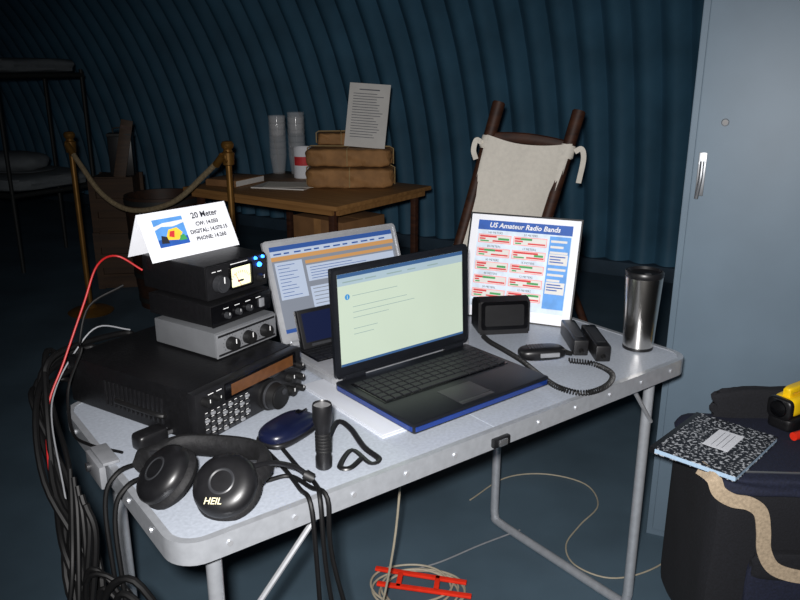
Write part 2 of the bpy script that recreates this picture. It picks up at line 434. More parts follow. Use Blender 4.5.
b.build('front_panel', rd)
for x in (.03, w - .03):
    for y in (.03, dp - .04): MB('blackrub').cyl((x, y, 0), (x, y, .009), .011).build('foot', rd)
dsp = MB('blackgloss').box((.168, -.010, .082), (.196, .004, .031), bev=.001).build('display', rd)
MB('amber').flat(FRONT, .084, .0715, .256, .0935, .0125).build('display_glass', dsp)
tk = MB('blackrub').cyl((.186, -.009, .035), (.186, -.014, .035), .0315, seg=40).cyl((.186, -.014, .035), (.186, -.040, .035), .0265, .0235, seg=40, bev=.0025).build('tuning_knob', rd)
MB('darkgrey').lathe([(.0265, -.001), (.0285, .0), (.0285, .003), (.0265, .004)], T((.186, -.018, .035)) @ FRONT, 40, close=True).cyl((.195, -.040, .044), (.195, -.0412, .044), .006).build('finger_dimple', tk)
for x, z, r in ((.244, .049, .010), (.244, .021, .010), (.272, .067, .007), (.272, .043, .007), (.272, .019, .007), (.02, .083, .009), (.046, .083, .007)):
    knob('blackrub', x, z, r, .016, -.009).build('small_knob', rd)
for r in range(5):
    for c in range(8):
        o = MB('midgrey' if (r * 2 + c) % 3 == 0 else 'darkgrey').box((0, 0, 0), (.0095, .004, .0052), bev=.001).build('button', rd); o.location = (.0235 + c * .0145, -.0105, .0130 + r * .0105)
b = MB('black')
for y in [.08 + .012 * i for i in range(14)]: b.box((.0015, y, .05), (.003, .004, .05))
b.build('vent_ribs', rd)
MB('blackrub').tube([(-.001, .07, .045), (-.014, .075, .05), (-.014, .18, .05), (-.001, .185, .045)], .005, 8).build('carry_handle', rd)

def cased(name, label, o, rz, w, dp, h, m, group=None):
    t = thing(name, label, 'radio equipment', o, rz)
    MB(m).box((w / 2, dp / 2, h / 2 + .002), (w, dp, h - .004), bev=.003).build('case', t)
    for x in (.02, w - .02):
        for y in (.02, dp - .02): MB('blackrub').cyl((x, y, 0), (x, y, .003), .008).build('foot', t)
    return t
Z1 = TZ + .102
g1 = cased('antenna_tuner', 'grey metal box with three black knobs, resting on the big transceiver', (-.352, 1.360, Z1), R(56), .165, .175, .055, 'grey')
b = MB('silver2').box((.0825, -.001, .0275), (.163, .004, .049), bev=.001).use('black')
b.box((.0825, -.0032, .0085), (.155, .001, .004)); b.box((.0825, -.0032, .0465), (.155, .001, .004)); b.build('front_panel', g1)
for x in (.035, .08, .128):
    knob('blackrub', x, .027, .0135, .018, -.003).build('knob', g1)
b = MB('ink')
for x in (.035, .08, .128):
    for a in range(-130, 131, 26): b.flat(FRONT @ T((x + .017 * math.sin(R(a)), .027 + .017 * math.cos(R(a)), .0035)), -.0006, -.0012, .0006, .0012)
b.build('dial_marks', g1)
Z2 = Z1 + .055
g2 = cased('signal_interface', 'plain low black box between the grey box and the meter unit', (-.362, 1.382, Z2), R(57), .165, .178, .047, 'black2')
b = MB('blackgloss').box((.0825, -.001, .0235), (.163, .004, .041), bev=.001).use('brightmark')
for x in (.03, .06, .09, .12): b.flat(FRONT, x, .034, x + .014, .0355, .0034)
b.build('front_panel', g2)
for x in (.037, .067, .097): knob('darkgrey', x, .021, .007, .010, -.003).build('knob', g2)
MB('midgrey').box((.135, -.004, .022), (.012, .006, .018), bev=.001).build('switch', g2)
Z3 = Z2 + .047
g3 = cased('meter_unit', 'black box with a lit analogue needle meter at the top of the stack', (-.373, 1.402, Z3), R(55), .162, .19, .072, 'black2')
b = MB('black').box((.081, -.001, .037), (.16, .005, .066), bev=.002).use('brightmark')
for x in (.014, .028): b.flat(FRONT, x, .058, x + .01, .0595, .0042)
b.flat(FRONT, .062, .0645, .108, .066, .0042); b.build('front_panel', g3)
mt = MB('blackgloss').ring(rrect(.056, .014, .118, .062, .004), rrect(.060, .018, .114, .058, .003), .003, .008, FRONT).build('meter', g3)
MB('metface').flat(FRONT, .060, .018, .114, .058, .0042).build('meter_face', mt)
b = MB('ink')
for a in range(-50, 51, 10): b.flat(FRONT @ T((.087, .016, .0046)) @ Matrix.Rotation(-R(a), 4, 'Z'), -.0006, .028, .0006, .033)
b.flat(FRONT, .079, .026, .095, .030, .0046); b.build('meter_scale', mt)
MB('redink').flat(FRONT @ T((.087, .018, .0052)) @ Matrix.Rotation(R(28), 4, 'Z'), -.0006, 0, .0006, .031).build('needle', mt)
knob('darkgrey', .030, .034, .018, .018, -.003).build('knob', g3); knob('blackrub', .140, .022, .010, .014, -.003).build('knob', g3)
for x, z, r in ((.140, .050, .0055), (.130, .065, .0035), (.150, .065, .0035)): MB('blueled').cyl((x, -.003, z), (x, -.008, z), r, r * .7, seg=12).build('indicator_light', g3)
# tent card
Z4 = Z3 + .072
tc = thing('tent_card', 'folded white card sign listing frequencies, standing on the meter unit', 'sign', (-.480, 1.432, Z4), R(51))
CL, CB, CH = .214, .086, .09; sl = math.hypot(CB / 2, CH)
XF = frame((0, 0, 0), (1, 0, 0), (0, CB / 2, CH)); XB = frame((CL, CB, 0), (-1, 0, 0), (0, -CB / 2, CH))
MB('white').box((CL / 2, sl / 2, -.0004), (CL, sl, .0008), XF).build('front_panel', tc)
MB('white').box((CL / 2, sl / 2, -.0004), (CL, sl, .0008), XB).build('back_panel', tc)
b = MB('ink')
for i, (s, z) in enumerate((('20 Meter', .0175), ('CW: 14.050', .0115), ('DIGITAL: 14.070.15', .0115), ('PHONE: 14.260', .0115))):
    b.text(XF, s, z, .153, (.074, .0575, .042, .0265)[i], align='CENTER', bold=.0004)
b.build('lettering', tc)
b = MB('skyink').flat(XF, .028, .026, .098, .084, .0004).use('blueink').flat(XF, .028, .026, .098, .042, .0006).use('brightmark').poly(XF, [(.028, .062), (.045, .068), (.07, .065), (.098, .07), (.098, .076), (.05, .075), (.028, .07)], .0006)
b.use('yellowink').poly(XF, [(.045, .04), (.075, .036), (.088, .05), (.078, .062), (.058, .06)], .0008).use('redink').poly(XF, [(.055, .046), (.066, .042), (.071, .056), (.06, .056)], .001).use('greenink').poly(XF, [(.076, .034), (.094, .034), (.09, .046), (.08, .044)], .001).use('ink').poly(XF, [(.034, .034), (.052, .032), (.05, .046), (.038, .05)], .001)
b.build('printed_picture', tc)
# ------------------------------------------------------------------ document stand
ds = thing('document_stand', 'white framed sheet of coloured band charts propped up at the table back', 'display stand', (.162, 1.958, TZ), R(-23))
SW, SH, ph = .295, .276, R(18.5)
XD = frame((0, .0, .002), (1, 0, 0), (0, math.sin(ph), math.cos(ph)))
MB('white').box((SW / 2, SH / 2, -.004), (SW, SH, .006), XD, bev=.001).build('backing_board', ds)
MB('black').ring([(-.003, -.003), (SW + .003, -.003), (SW + .003, SH + .003), (-.003, SH + .003)], [(.0012, .0012), (SW - .0012, .0012), (SW - .0012, SH - .0012), (.0012, SH - .0012)], -.008, .001, XD).build('edge_frame', ds)
MB('black').box((SW / 2, .0, 0), (.08, .004, .24), T((0, .115, .115)) @ Matrix.Rotation(R(16), 4, 'X')).build('easel_leg', ds)
b = MB('paleink'); b.flat(XD, .022, .028, SW - .020, SH - .016, .0006)
b.use('blueink').flat(XD, .022, SH - .042, SW - .020, SH - .016, .001)
b.use('brightmark').text(XD, 'US Amateur Radio Bands', .0185, SW / 2, SH - .0345, .0014, 'CENTER', .0004, .2)
names = (('160 METERS', '80 METERS', '60 METERS', '40 METERS', '30 METERS'), ('20 METERS', '17 METERS', '15 METERS', '12 METERS', '10 METERS'))
for c in range(2):
    for r in range(5):
        x0 = .026 + c * .096; y0 = SH - .069 - r * .0365
        b.use('ink').text(XD, names[c][r], .0078, x0 + .045, y0 + .0175, .0012, 'CENTER')
        b.use('pinkink').flat(XD, x0, y0 - .008, x0 + .09, y0 + .015, .0009)
        b.use('offwhite').flat(XD, x0 + .002, y0 - .006, x0 + .088, y0 + .013, .0012)
        b.use('redink').flat(XD, x0 + .004, y0 + .007, x0 + (.05, .07, .03, .06, .04)[r], y0 + .012, .0014)
        b.flat(XD, x0 + .040, y0 - .004, x0 + .086, y0 + .0, .0014)
        b.flat(XD, x0 + .004, y0 + .001, x0 + (.02, .03, .026, .016, .03)[(r + 2 * c) % 5], y0 + .005, .0014)
        b.use('greenink').flat(XD, x0 + (.055, .02, .06, .025, .05)[(r + c) % 5], y0 + .0015 + .005 * ((r + c) % 2), x0 + (.085, .05, .084, .06, .08)[(r + c) % 5], y0 + .007 + .005 * ((r + c) % 2), .0016)
        b.flat(XD, x0 + .006, y0 - .0045, x0 + (.03, .022, .034, .018, .028)[(r + c) % 5], y0 - .001, .0016)
b.use('skyink').flat(XD, .218, SH - .235, SW - .022, SH - .046, .0009)
b.use('offwhite').flat(XD, .221, SH - .120, SW - .025, SH - .092, .0013); b.flat(XD, .221, SH - .196, SW - .025, SH - .165, .0013)
for k in range(11):
    if k not in (3, 4, 8, 9, 10): b.flat(XD, .222, SH - .062 - .0145 * k, .222 + (.042, .034, .046)[k % 3], SH - .056 - .0145 * k, .0013)
b.use('blueink')
for k in range(3): b.flat(XD, .224, SH - .100 - .007 * k, .224 + (.04, .028, .036)[k], SH - .097 - .007 * k, .0016); b.flat(XD, .224, SH - .173 - .007 * k, .224 + (.036, .042, .028)[k], SH - .170 - .007 * k, .0016)
b.use('greyink')
for k in range(2): b.flat(XD, .028, .031 + k * .004, .18, .0325 + k * .004, .001)
b.build('chart_page', ds)
# ------------------------------------------------------------------ small things on the table
mg = thing('travel_mug', 'tall stainless steel travel mug at the right end of the table', 'mug', TT(1.185, .112, TZ))
MB('steel').lathe([(0, 0), (.032, 0), (.0345, .003), (.035, .012), (.037, .06), (.0405, .13), (.0425, .172), (.0425, .176), (.0405, .178), (.0395, .174)], seg=64).build('body', mg)
MB('black').lathe([(.0335, .0005), (.0352, .001), (.0356, .006), (.0350, .008)], seg=48).build('base_ring', mg)
MB('black').lathe([(.0395, .172), (.0425, .177), (.0437, .180), (.0437, .187), (.042, .1905), (.039, .191), (.036, .185), (0, .183)], seg=48).build('lid', mg)
MB('darkgrey').box((.0, -.022, .187), (.014, .012, .006), bev=.001).build('lid_slider', mg)

sk = thing('speaker', 'small black speaker box with sloping face in front of the chart', 'speaker', (.262, 1.80, TZ), R(8))
MB('black').prism([(-.0, .0), (.085, 0), (.085, .075), (.03, .092), (.008, .084)], -.066, .066, frame((0, 0, 0), (0, 1, 0), (0, 0, 1)), bev=.004).build('case', sk)
XK = frame((-.066, .0035, .012), (1, 0, 0), (0, .008, .084))
b = MB('blackgloss').ring(rrect(.006, .0, .126, .072, .008), rrect(.016, .009, .116, .063, .006), -.001, .004, XK).use('darkgrey')
b.flat(XK, .016, .009, .116, .063, .001); b.use('black')
for k in range(9): b.flat(XK, .018, .012 + k * .0058, .114, .0145 + k * .0058, .0014)
b.build('grille', sk)

hm = thing('hand_microphone', 'black hand microphone lying on the coiled cord', 'microphone', P(541, 363, TZ) + Vector((0, 0, .012)), R(10))
MB('black').rbox((0, 0, .015), (.108, .052, .03), e=3.2).build('body', hm)
b = MB('darkgrey')
for k in range(6): b.box((-.032 + k * .007, -.0, .0296), (.003, .026, .0016))
b.build('grille', hm)
MB('midgrey').box((.01, -.026, .016), (.045, .006, .010), bev=.002).build('talk_button', hm)
MB('blackrub').cyl((.05, 0, .013), (.072, 0, .006), .007, .0045).build('cord_boot', hm)
path = smooth_path([P(568, 366, TZ) + Vector((0, 0, .014)), P(594, 364, TZ + .0065), P(612, 374, TZ + .0065), P(606, 386, TZ + .0065), P(584, 393, TZ + .0065), P(560, 388, TZ + .0065), P(541, 376, TZ + .0065), P(522, 361, TZ + .0065), P(504, 350, TZ + .0065), P(490, 342, TZ + .0065), P(483, 336, TZ + .0065)], 30)
hel = []
Ltot = 0
for i in range(len(path) - 1):
    a, c = path[i], path[i + 1]; dv = (c - a); ln = dv.length; dv.normalize(); sd = dv.cross(Vector((0, 0, 1))); sub = 3
    for q in range(sub):
        f = q / sub; an = 2 * PI * (Ltot + ln * f) / .0062
        hel.append(a + (c - a) * f + (sd * math.cos(an) + Vector((0, 0, 1)) * math.sin(an)) * .0048)
    Ltot += ln
cable('coiled_cord', 'black coiled cord running from the small speaker round under the hand microphone', hel, .0017, 'blackrub', 'cord', seg=5)

for i, (u, v, lb) in enumerate(((580, 355, 'black power adapter lying nearer the chart, left of its twin'), (602, 361, 'black power adapter lying nearer the steel mug, right of its twin'))):
    o = thing('power_adapter', lb, 'adapter', P(u, v, TZ), R(0), 'pair of black adapters')
    MB('black').box((0, .07, .0195), (.034, .155, .038), bev=.004).build('case', o)
    MB('darkgrey').box((0, .07, .0388), (.022, .10, .0012)).build('label_plate', o)
    MB('blackrub').cyl((0, -.006, .014), (0, -.018, .012), .006, .0035).build('cord_boot', o)

fl = thing('flashlight', 'black flashlight standing upright near the front edge of the table', 'flashlight', P(324, 467, TZ))
MB('black').lathe([(0, 0), (.0125, 0), (.014, .002), (.014, .02), (.0125, .024), (.0125, .07), (.0145, .078), (.0165, .088), (.0165, .112), (.0155, .116), (.0145, .114), (.013, .106), (0, .105)], seg=28).build('barrel', fl)
b = MB('blackrub')
for k in range(6): b.lathe([(.0126, .03 + k * .006), (.0136, .031 + k * .006), (.0136, .0335 + k * .006), (.0126, .0345 + k * .006)], seg=28)
b.build('grip_rings', fl)
MB('clear').lathe([(0, .1125), (.0144, .1125)], seg=28).build('lens', fl)
cable('wrist_strap', 'flat black wrist strap loop lying beside the standing flashlight', [P(328, 440, TZ + .003), P(338, 422, TZ + .003), P(350, 428, TZ + .003), P(364, 447, TZ + .004), P(379, 459, TZ + .003), P(370, 463, TZ + .003), P(352, 450, TZ + .003), P(340, 466, TZ + .003), P(350, 468, TZ + .003), P(362, 458, TZ + .006)], lambda f: (.003, .0055), 'black', 'strap')
po = thing('computer_mouse', 'small rounded dark navy computer mouse beside the standing flashlight', 'mouse', P(288, 437, TZ), R(-32))
MB('darkblue').rbox((0, 0, .0185), (.068, .122, .037), e=2.8, cuts=9).build('shell', po)
MB('black').rbox((0, 0, .010), (.071, .125, .018), e=3.4).build('side_grip', po)
MB('blackgloss').cyl((-.004, .034, .0335), (.004, .034, .0335), .007).build('scroll_wheel', po)
MB('blackrub').box((0, .04, .0345), (.0016, .03, .003)).build('button_seam', po)
pg = thing('plug_adapter', 'small black plug adapter lying between the headphones and the transceiver', 'adapter', P(151, 446, TZ), R(50))
MB('black').rbox((0, 0, .016), (.058, .034, .032), e=6).build('body', pg)
MB('chrome').box((.034, .007, .016), (.014, .002, .006)).build('prong', pg); MB('chrome').box((.034, -.007, .016), (.014, .002, .006)).build('prong', pg)

# headphones
hp = thing('headphones', 'black padded headphones lying at the front left table corner', 'headphones', (-.31, 1.03, TZ))
KS = 1.12
cR, aR = Vector((-.262, 1.008, TZ + .042)), Vector((-.14, -.64, .755)).normalized()
cL, aL = Vector((-.366, 1.044, TZ + .040)), Vector((-.56, -.36, .745)).normalized()
for c, a, tx in ((cR, aR, True), (cL, aL, False)):
    X = frame(c, Vector((0, 0, 1)).cross(a), Vector((0, 0, 1)) - a * a.z) @ Matrix.Scale(KS, 4)
    cup = MB('black').lathe([(0, .0165), (.024, .016), (.033, .0145), (.041, .009), (.044, .003), (.044, -.004), (0, -.004)], X, 40).build('ear_cup', hp, True)
    b = MB('earpad')
    b.lathe([(.029 + .018 * math.cos(t), -.014 + .012 * math.sin(t)) for t in [2 * PI * k / 14 for k in range(14)]], X, 40, close=True).lathe([(.0, -.008), (.032, -.008)], X, 40)
    cu = b.build('cushion', cup); cu.data.transform((T(hp.location)).inverted())
    bz = MB('darkgrey').lathe([(.0145, .0162), (.0165, .0170), (.0185, .0160)], X, 40).build('cap_ring', cup); bz.data.transform(T(hp.location).inverted())
    if tx:
        l = MB('cream').text(X @ Matrix.Rotation(R(6), 4, 'Z'), 'HEIL', .0125, -.006, -.0315, .0172, 'CENTER', .0002, .12).build('lettering', cup, label='cream brand lettering'); l.data.transform(T(hp.location).inverted())
bd = Vector((.42, .86, .0)).normalized()
hb = [cR + Vector((.046, .012, .004)), cR + Vector((.052, .05, .008)), cR + Vector((.030, .095, .006)), (cR + cL) / 2 + Vector((.012, .107, .0)), cL + Vector((.0, .087, .004)), cL + Vector((-.038, .052, .006)), cL + Vector((-.042, .015, .004))]
MB('earpad').tube(hb, lambda f: (.008 + .006 * math.sin(PI * f), .013 + .009 * math.sin(PI * f)), 12, flat=(bd.x, bd.y, .3)).build('headband', hp, True)
for c, p0 in ((cR, hb[1]), (cL, hb[-2])):
    MB('darkgrey').tube([p0, (p0 + c) / 2 + Vector((0, .008, .014)), c + Vector((0, .016, .018))], .005, 8).build('yoke', hp, True)
MB('black').tube([cR + Vector((.04, .02, .02)), cR + Vector((.065, .045, .012)), cR + Vector((.095, .071, -.010)), cR + Vector((.115, .076, -.029))], .0045, 8).build('boom_arm', hp, True)
MB('blackrub').cyl(cR + Vector((.108, .076, -.025)), cR + Vector((.124, .074, -.033)), .009, .008, bev=.002).build('boom_capsule', hp, True)

# cords over the front edge
gcord = 'black cords hanging over the table front'
for i, pts in enumerate((
    [(-.215, 1.085, .704), (-.180, 1.10, .704), (-.142, 1.065, .704), (-.112, 1.030, .7055), (-.105, 1.020, .60), (-.055, 1.02, .35), (-.03, 1.035, .02), (0, 1.06, .0045)],
    [(-.235, 1.19, .704), (-.19, 1.12, .704), (-.158, 1.06, .704), (-.136, 1.014, .7055), (-.128, 1.003, .60), (-.12, 1.0, .35), (-.11, 1.02, .02), (-.12, 1.07, .0045)],
    [(-.22, 1.22, .704), (-.165, 1.12, .704), (-.135, 1.075, .704), (-.122, 1.022, .7055), (-.114, 1.012, .58), (-.085, 1.01, .35), (-.07, 1.03, .02), (-.05, 1.1, .0045)])):
    cable('cord', 'black cord crossing the table beside the headphones and hanging to the floor', pts, .0038, 'cordblack', 'cord', gcord)
# cables off the left edge
cable('red_wire', 'red power wire arching from behind the meter unit down the left side', [(-.525, 1.50, .945), (-.575, 1.50, .975), (-.60, 1.46, .965), (-.618, 1.42, .90), (-.645, 1.36, .80), (-.665, 1.31, .72), (-.630, 1.215, .62), (-.575, 1.135, .5), (-.53, 1.09, .25), (-.52, 1.10, .004)], .0021, 'redcab', 'wire')
cable('white_cable', 'thin grey-white cable looping behind the stacked radio boxes', [(-.56, 1.49, .82), (-.61, 1.45, .84), (-.645, 1.41, .80), (-.668, 1.36, .745), (-.655, 1.30, .70), (-.60, 1.20, .60), (-.57, 1.15, .4), (-.56, 1.13, .1), (-.55, 1.16, .004)], .0016, 'whitecab')
gb = 'black cables bundled off the left table edge'
rear0 = RO + Vector((math.cos(ra + PI / 2), math.sin(ra + PI / 2), 0)) * .345
rdir = Vector((math.cos(ra), math.sin(ra), 0))
for k in range(8):
    j = lambda s: random.uniform(-s, s)
    st = rear0 + rdir * (.02 + .022 * k) + Vector((-.004, .003, .03 + .014 * (k % 4)))
    cable('power_cable', 'thick black cable bundled with others hanging off the left edge of the table',
          [st, st + Vector((-.035, .02, .015 + j(.015))), (-.695 + j(.014), 1.40 + j(.02), .765 + j(.04)), (-.68 + j(.018), 1.32 + j(.02), .71 + j(.035)),
           (-.615 + j(.022), 1.215 + j(.02), .62 + j(.03)), (-.545 + j(.03), 1.11 + j(.02), .50 + j(.03)), (-.49 + j(.04), 1.06 + j(.02), .33), (-.47 + j(.05), 1.07 + j(.03), .03), (-.45 + j(.06), 1.12 + j(.04), .006)], random.choice((.005, .006, .007)), 'cordblack', 'cable', gb)
gl = 'loose cable loops hanging by the left front table corner'
for k in range(5):
    j = lambda s: random.uniform(-s, s)
    x0, y0 = -.51 + .014 * k, 1.05 - .010 * k
    cable('looped_cable', 'thick black cable hanging in a loose loop by the left front table corner',
          [(-.580 + .018 * k, 1.19 - .028 * k, .665), (-.565 + .018 * k, 1.145 - .02 * k, .61), (x0 - .045 + j(.012), y0 + .03, .50 + j(.05)), (x0 - .04 + j(.03), y0, .40 + j(.05)), (x0 + .02 + j(.02), y0 - .01, .34 + j(.04)), (x0 + .085 + j(.02), y0 - .02, .42 + j(.05)),
           (x0 + .06 + j(.02), y0 - .012, .55 + j(.04)), (x0 - .005 + j(.02), y0 - .002, .53 + j(.03)), (x0 + .0, y0 - .01, .30), (x0 + .03 + j(.04), y0, .02), (x0 + .06 + j(.05), y0 + .05, .006)], random.choice((.0045, .0055, .006)), 'cordblack', 'cable', gl)
gt = 'black leads lying over the left table edge'
for k, y in enumerate((.20, .25)):
    a0 = TT(.11 + .02 * k, y + .02, TZ + .0045); a1 = TT(.05, y + .015, TZ + .0065); a2 = TT(.0, y, TZ + .0085); a3 = TT(-.025, y - .005, .66); a4 = TT(-.03, y - .03, .5); a5 = TT(-.03, y - .03, .2); a6 = TT(-.04, y, .005)
    cable('table_lead', 'black lead crossing the left table edge in front of the transceiver', [a0, a1, a2, a3, a4, a5, a6], .0042, 'cordblack', 'cable', gt)
cable('audio_lead', 'thin black lead arching in front of the stacked boxes to the meter unit', [(-.545, 1.44, .93), (-.60, 1.40, .90), (-.61, 1.36, .84), (-.60, 1.34, .83), (-.625, 1.32, .76), (-.60, 1.26, .7035), (-.55, 1.21, .7035), (-.48, 1.18, .7035)], .0026, 'cordblack')
clp = thing('cable_clamp', 'grey plastic clamp gripping the left table edge below the transceiver', 'clamp', TT(0, .335, .66), A1)
MB('midgrey').box((-.010, 0, .022), (.012, .08, .042), bev=.004).build('body', clp)
MB('midgrey').box((.006, 0, .0445), (.028, .075, .006), bev=.002).build('jaw', clp)
MB('darkgrey').cyl((-.016, .02, .02), (-.022, .02, .02), .008).build('screw', clp)

# ------------------------------------------------------------------ metal cabinet
cb = thing('metal_cabinet', 'tall blue-grey steel cabinet standing behind the right end of the table', 'cabinet', (.736, 1.974, 0), R(-24))
MB('cabinet').box((.4, .24, .95), (.8, .46, 1.9), bev=.004).build('body', cb)
dr = MB('cabinet').box((.41, 0, .96), (.785, .018, 1.86), bev=.004).build('door', cb)
MB('dullchrome').box((.040, -.012, 1.08), (.020, .006, .11), bev=.002).cyl((.040, -.014, 1.11), (.040, -.026, 1.11), .008).tube([(.040, -.026, 1.114), (.040, -.031, 1.07), (.035, -.026, 1.02)], .0052, 10).build('handle', dr)
MB('black').cyl((.082, -.0085, 1.21), (.082, -.0098, 1.21), .007).use('dullchrome').lathe([(.007, 0), (.0095, .001), (.0095, -.002)], T((.082, -.0088, 1.21)) @ FRONT, 20).build('lock', dr)
# ------------------------------------------------------------------ bag and things on it
ZB = .022
bg = thing('tote_bag', 'boxy black and navy bag with tan webbing handle on the floor at right', 'bag', (.685, 1.455, 0), R(-3))
MB('blackfab').rbox((.25, .16, .23 + ZB / 2), (.50, .32, .46 + ZB), e=14, noise=.012, cuts=14).build('body', bg)
MB('navy').rbox((.27, .002, .17), (.36, .03, .28), e=10, noise=.012).build('front_pocket', bg)
MB('blackfab').rbox((.27, -.006, .285), (.35, .028, .07), e=6, noise=.02).build('pocket_flap', bg)
MB('dullchrome').box((.27, -.0205, .262), (.022, .004, .016), bev=.001).build('pocket_buckle', bg)
MB('navy').rbox((.25, .16, .452 + ZB), (.515, .335, .05), e=8, noise=.03, cuts=14).build('cloth_rim', bg)
MB('blackfab').rbox((.28, .31, .505 + ZB), (.38, .035, .095), e=5, noise=.05, cuts=10).build('rear_flap', bg)
# webbing: comes from under the notebook over the rim, falls down the front face and runs off to the right
MB('tan').ribbon([(-.03, .03, .502), (-.012, -.006, .497), (.0, -.0165, .470), (.03, -.0195, .452), (.065, -.0205, .446), (.092, -.0205, .425), (.104, -.0205, .38), (.112, -.0205, .33), (.135, -.022, .29), (.175, -.0225, .272), (.225, -.0225, .268), (.29, -.022, .285), (.34, -.021, .33), (.37, -.0195, .40), (.385, -.0175, .47)], (0, -1, .12), .031, .0024).build('front_handle', bg)
MB('dullchrome').tube([(.05, .02, .4775 + ZB), (.25, .018, .4785 + ZB), (.45, .02, .4775 + ZB)], .0025, 6).build('zipper', bg)
cn = thing('composition_notebook', 'black and white marbled notebook with a white label lying on the bag', 'notebook', (.572, 1.555, .479 + ZB), R(-14))
XN = Matrix.Rotation(R(60), 4, 'Z')
MB('marble').box((.125, -.095, .0015), (.25, .19, .002), XN).box((.125, -.095, .0135), (.25, .19, .002), XN).build('cover', cn)
MB('paleblue').box((.1245, -.095, .0075), (.2485, .188, .0098), XN).build('pages', cn)
MB('black').box((.125, -.002, .0075), (.2502, .012, .0145), XN).build('spine_tape', cn)
b = MB('white').box((.145, -.105, .0147), (.10, .058, .0006), XN).use('greyink')
for k in range(3): b.box((.145, -.093 - .012 * k, .0151), (.08, .0012, .0004), XN)
b.build('title_label', cn)
tp = thing('work_light', 'yellow and black work light resting on the bag behind the notebook', 'light', (.945, 1.69, .4775 + ZB), R(-58))
S8 = Matrix.Scale(.82, 4)
MB('yellow').rbox((0, 0.02, .075), (.07, .12, .06), S8, e=5).build('housing', tp)
MB('yellow').rbox((0, .03, .122), (.028, .11, .020), S8, e=4).build('grip', tp)
MB('yellow').box((0, -.015, .110), (.024, .018, .03), S8, bev=.003).build('grip_post', tp)
MB('black').rbox((0, -.044, .072), (.076, .026, .066), S8, e=4).build('front_bumper', tp)
MB('blackgloss').lathe([(0, .006), (.024, .004), (.027, 0)], S8 @ T((0, -.055, .072)) @ FRONT, 32).build('lens', tp)
MB('black').rbox((0, .038, .072), (.074, .036, .064), S8, e=6).build('band', tp)
MB('black').rbox((0, .02, .022), (.08, .13, .044), S8, e=6).build('battery_base', tp)
MB('redplastic').rbox((.0, .075, .05), (.06, .03, .05), S8, e=5).build('rear_cap', tp)
rm = thing('marker_pen', 'red capped marker pen beside the yellow work light', 'pen', (.925, 1.615, .4785 + ZB), R(25))
MB('redplastic').cyl((0, 0, .010), (.05, 0, .010), .010).build('cap', rm)
MB('black').cyl((.05, 0, .010), (.13, 0, .010), .009).build('barrel', rm)
# ------------------------------------------------------------------ cords on the floor
cable('beige_cord', 'beige cord dropping from under the table to the floor', [TT(.59, .25, .666), TT(.592, .26, .55), TT(.59, .29, .3), TT(.58, .35, .05), TT(.57, .41, .006), TT(.52, .45, .006), TT(.47, .45, .006)], .0028, 'beigecab', 'cord')
cc = P(418, 594, 0)
pts = []
for k in range(0, 5 * 20 + 1):
    t = 2 * PI * k / 20; rr = .085 + .016 * math.sin(k * .37)
    pts.append(cc + Vector((rr * 1.25 * math.cos(t), rr * math.sin(t), .005 + .0011 * k / 4 + .002 * math.sin(k))))
cable('cord_coil', 'coil of beige cord lying on the floor under the table', pts, .003, 'beigecab', 'cord')
wd = thing('cord_winder', 'red plastic cord winder lying on the coiled cord on the floor', 'cord winder', cc + Vector((0, 0, .034)), R(-8))
MB('redplastic').box((0, .028, .004), (.25, .014, .008), Matrix.Rotation(R(-6), 4, 'Z'), bev=.002).build('side_bar', wd)
MB('redplastic').box((.02, -.028, .004), (.25, .014, .008), Matrix.Rotation(R(-4), 4, 'Z'), bev=.002).build('side_bar', wd)
MB('redplastic').box((-.05, 0, .004), (.014, .06, .008), bev=.002).build('cross_piece', wd)
MB('redplastic').box((.05, 0, .004), (.014, .06, .008), bev=.002).build('cross_piece', wd)
cable('floor_cable', 'thin tan cable curving across the floor behind the table leg', [P(470, 500, .004), P(505, 478, .004), P(545, 474, .004), P(585, 484, .004), P(598, 505, .004), P(580, 525, .004), P(566, 545, .004), P(575, 565, .004), P(610, 578, .004), P(650, 570, .004), P(690, 545, .004)], .0024, 'beigecab')
cable('grey_floor_cable', 'grey cable running straight along the floor below the table', [P(405, 572, .004), P(440, 562, .004), P(480, 545, .004), P(520, 530, .004)], .0024, 'whitecab')
# ------------------------------------------------------------------ deck chair
ch = thing('deck_chair', 'dark wooden folding chair with off-white canvas sling behind the chart', 'chair', (.5, 3.2, 0))
pl = (Vector((.10, 3.20, 0)), Vector((.425, 3.36, 1.20))); off = Vector((.318, -.12, -.03))
pr = (Vector((.418, 3.08, 0)), Vector((.425, 3.36, 1.20)) + off)
for a, b_ in (pl, pr):
    MB('darkwood').cyl(a, b_, .021, .028, seg=16, bev=.004).build('pole', ch, True)
    f = a + (b_ - a) * .62; g = Vector((a.x + .52, a.y + .22, 0))
    MB('darkwood').cyl(f + Vector((0, .02, 0)), g, .018, seg=12).build('prop_leg', ch, True)
def along(p, f): return p[0] + (p[1] - p[0]) * f
q0, q1 = along(pl, .875), along(pr, .875)
MB('darkwood').tube([q0, (q0 * .75 + q1 * .25) + Vector((0, 0, .010)), (q0 + q1) / 2 + Vector((0, 0, .014)), (q0 * .25 + q1 * .75) + Vector((0, 0, .010)), q1], lambda f: (.024, .013), 10, flat=(0, 0, 1)).build('crest_rail', ch, True)
MB('darkwood').cyl(along(pl, .10), along(pr, .10), .014).build('stretcher', ch, True)
g0 = Vector((pl[0].x + .52, pl[0].y + .22, 0)); g1_ = Vector((pr[0].x + .52, pr[0].y + .22, 0))
MB('darkwood').cyl(g0 * .9 + along(pl, .62) * .1, g1_ * .9 + along(pr, .62) * .1, .014).build('stretcher', ch, True)
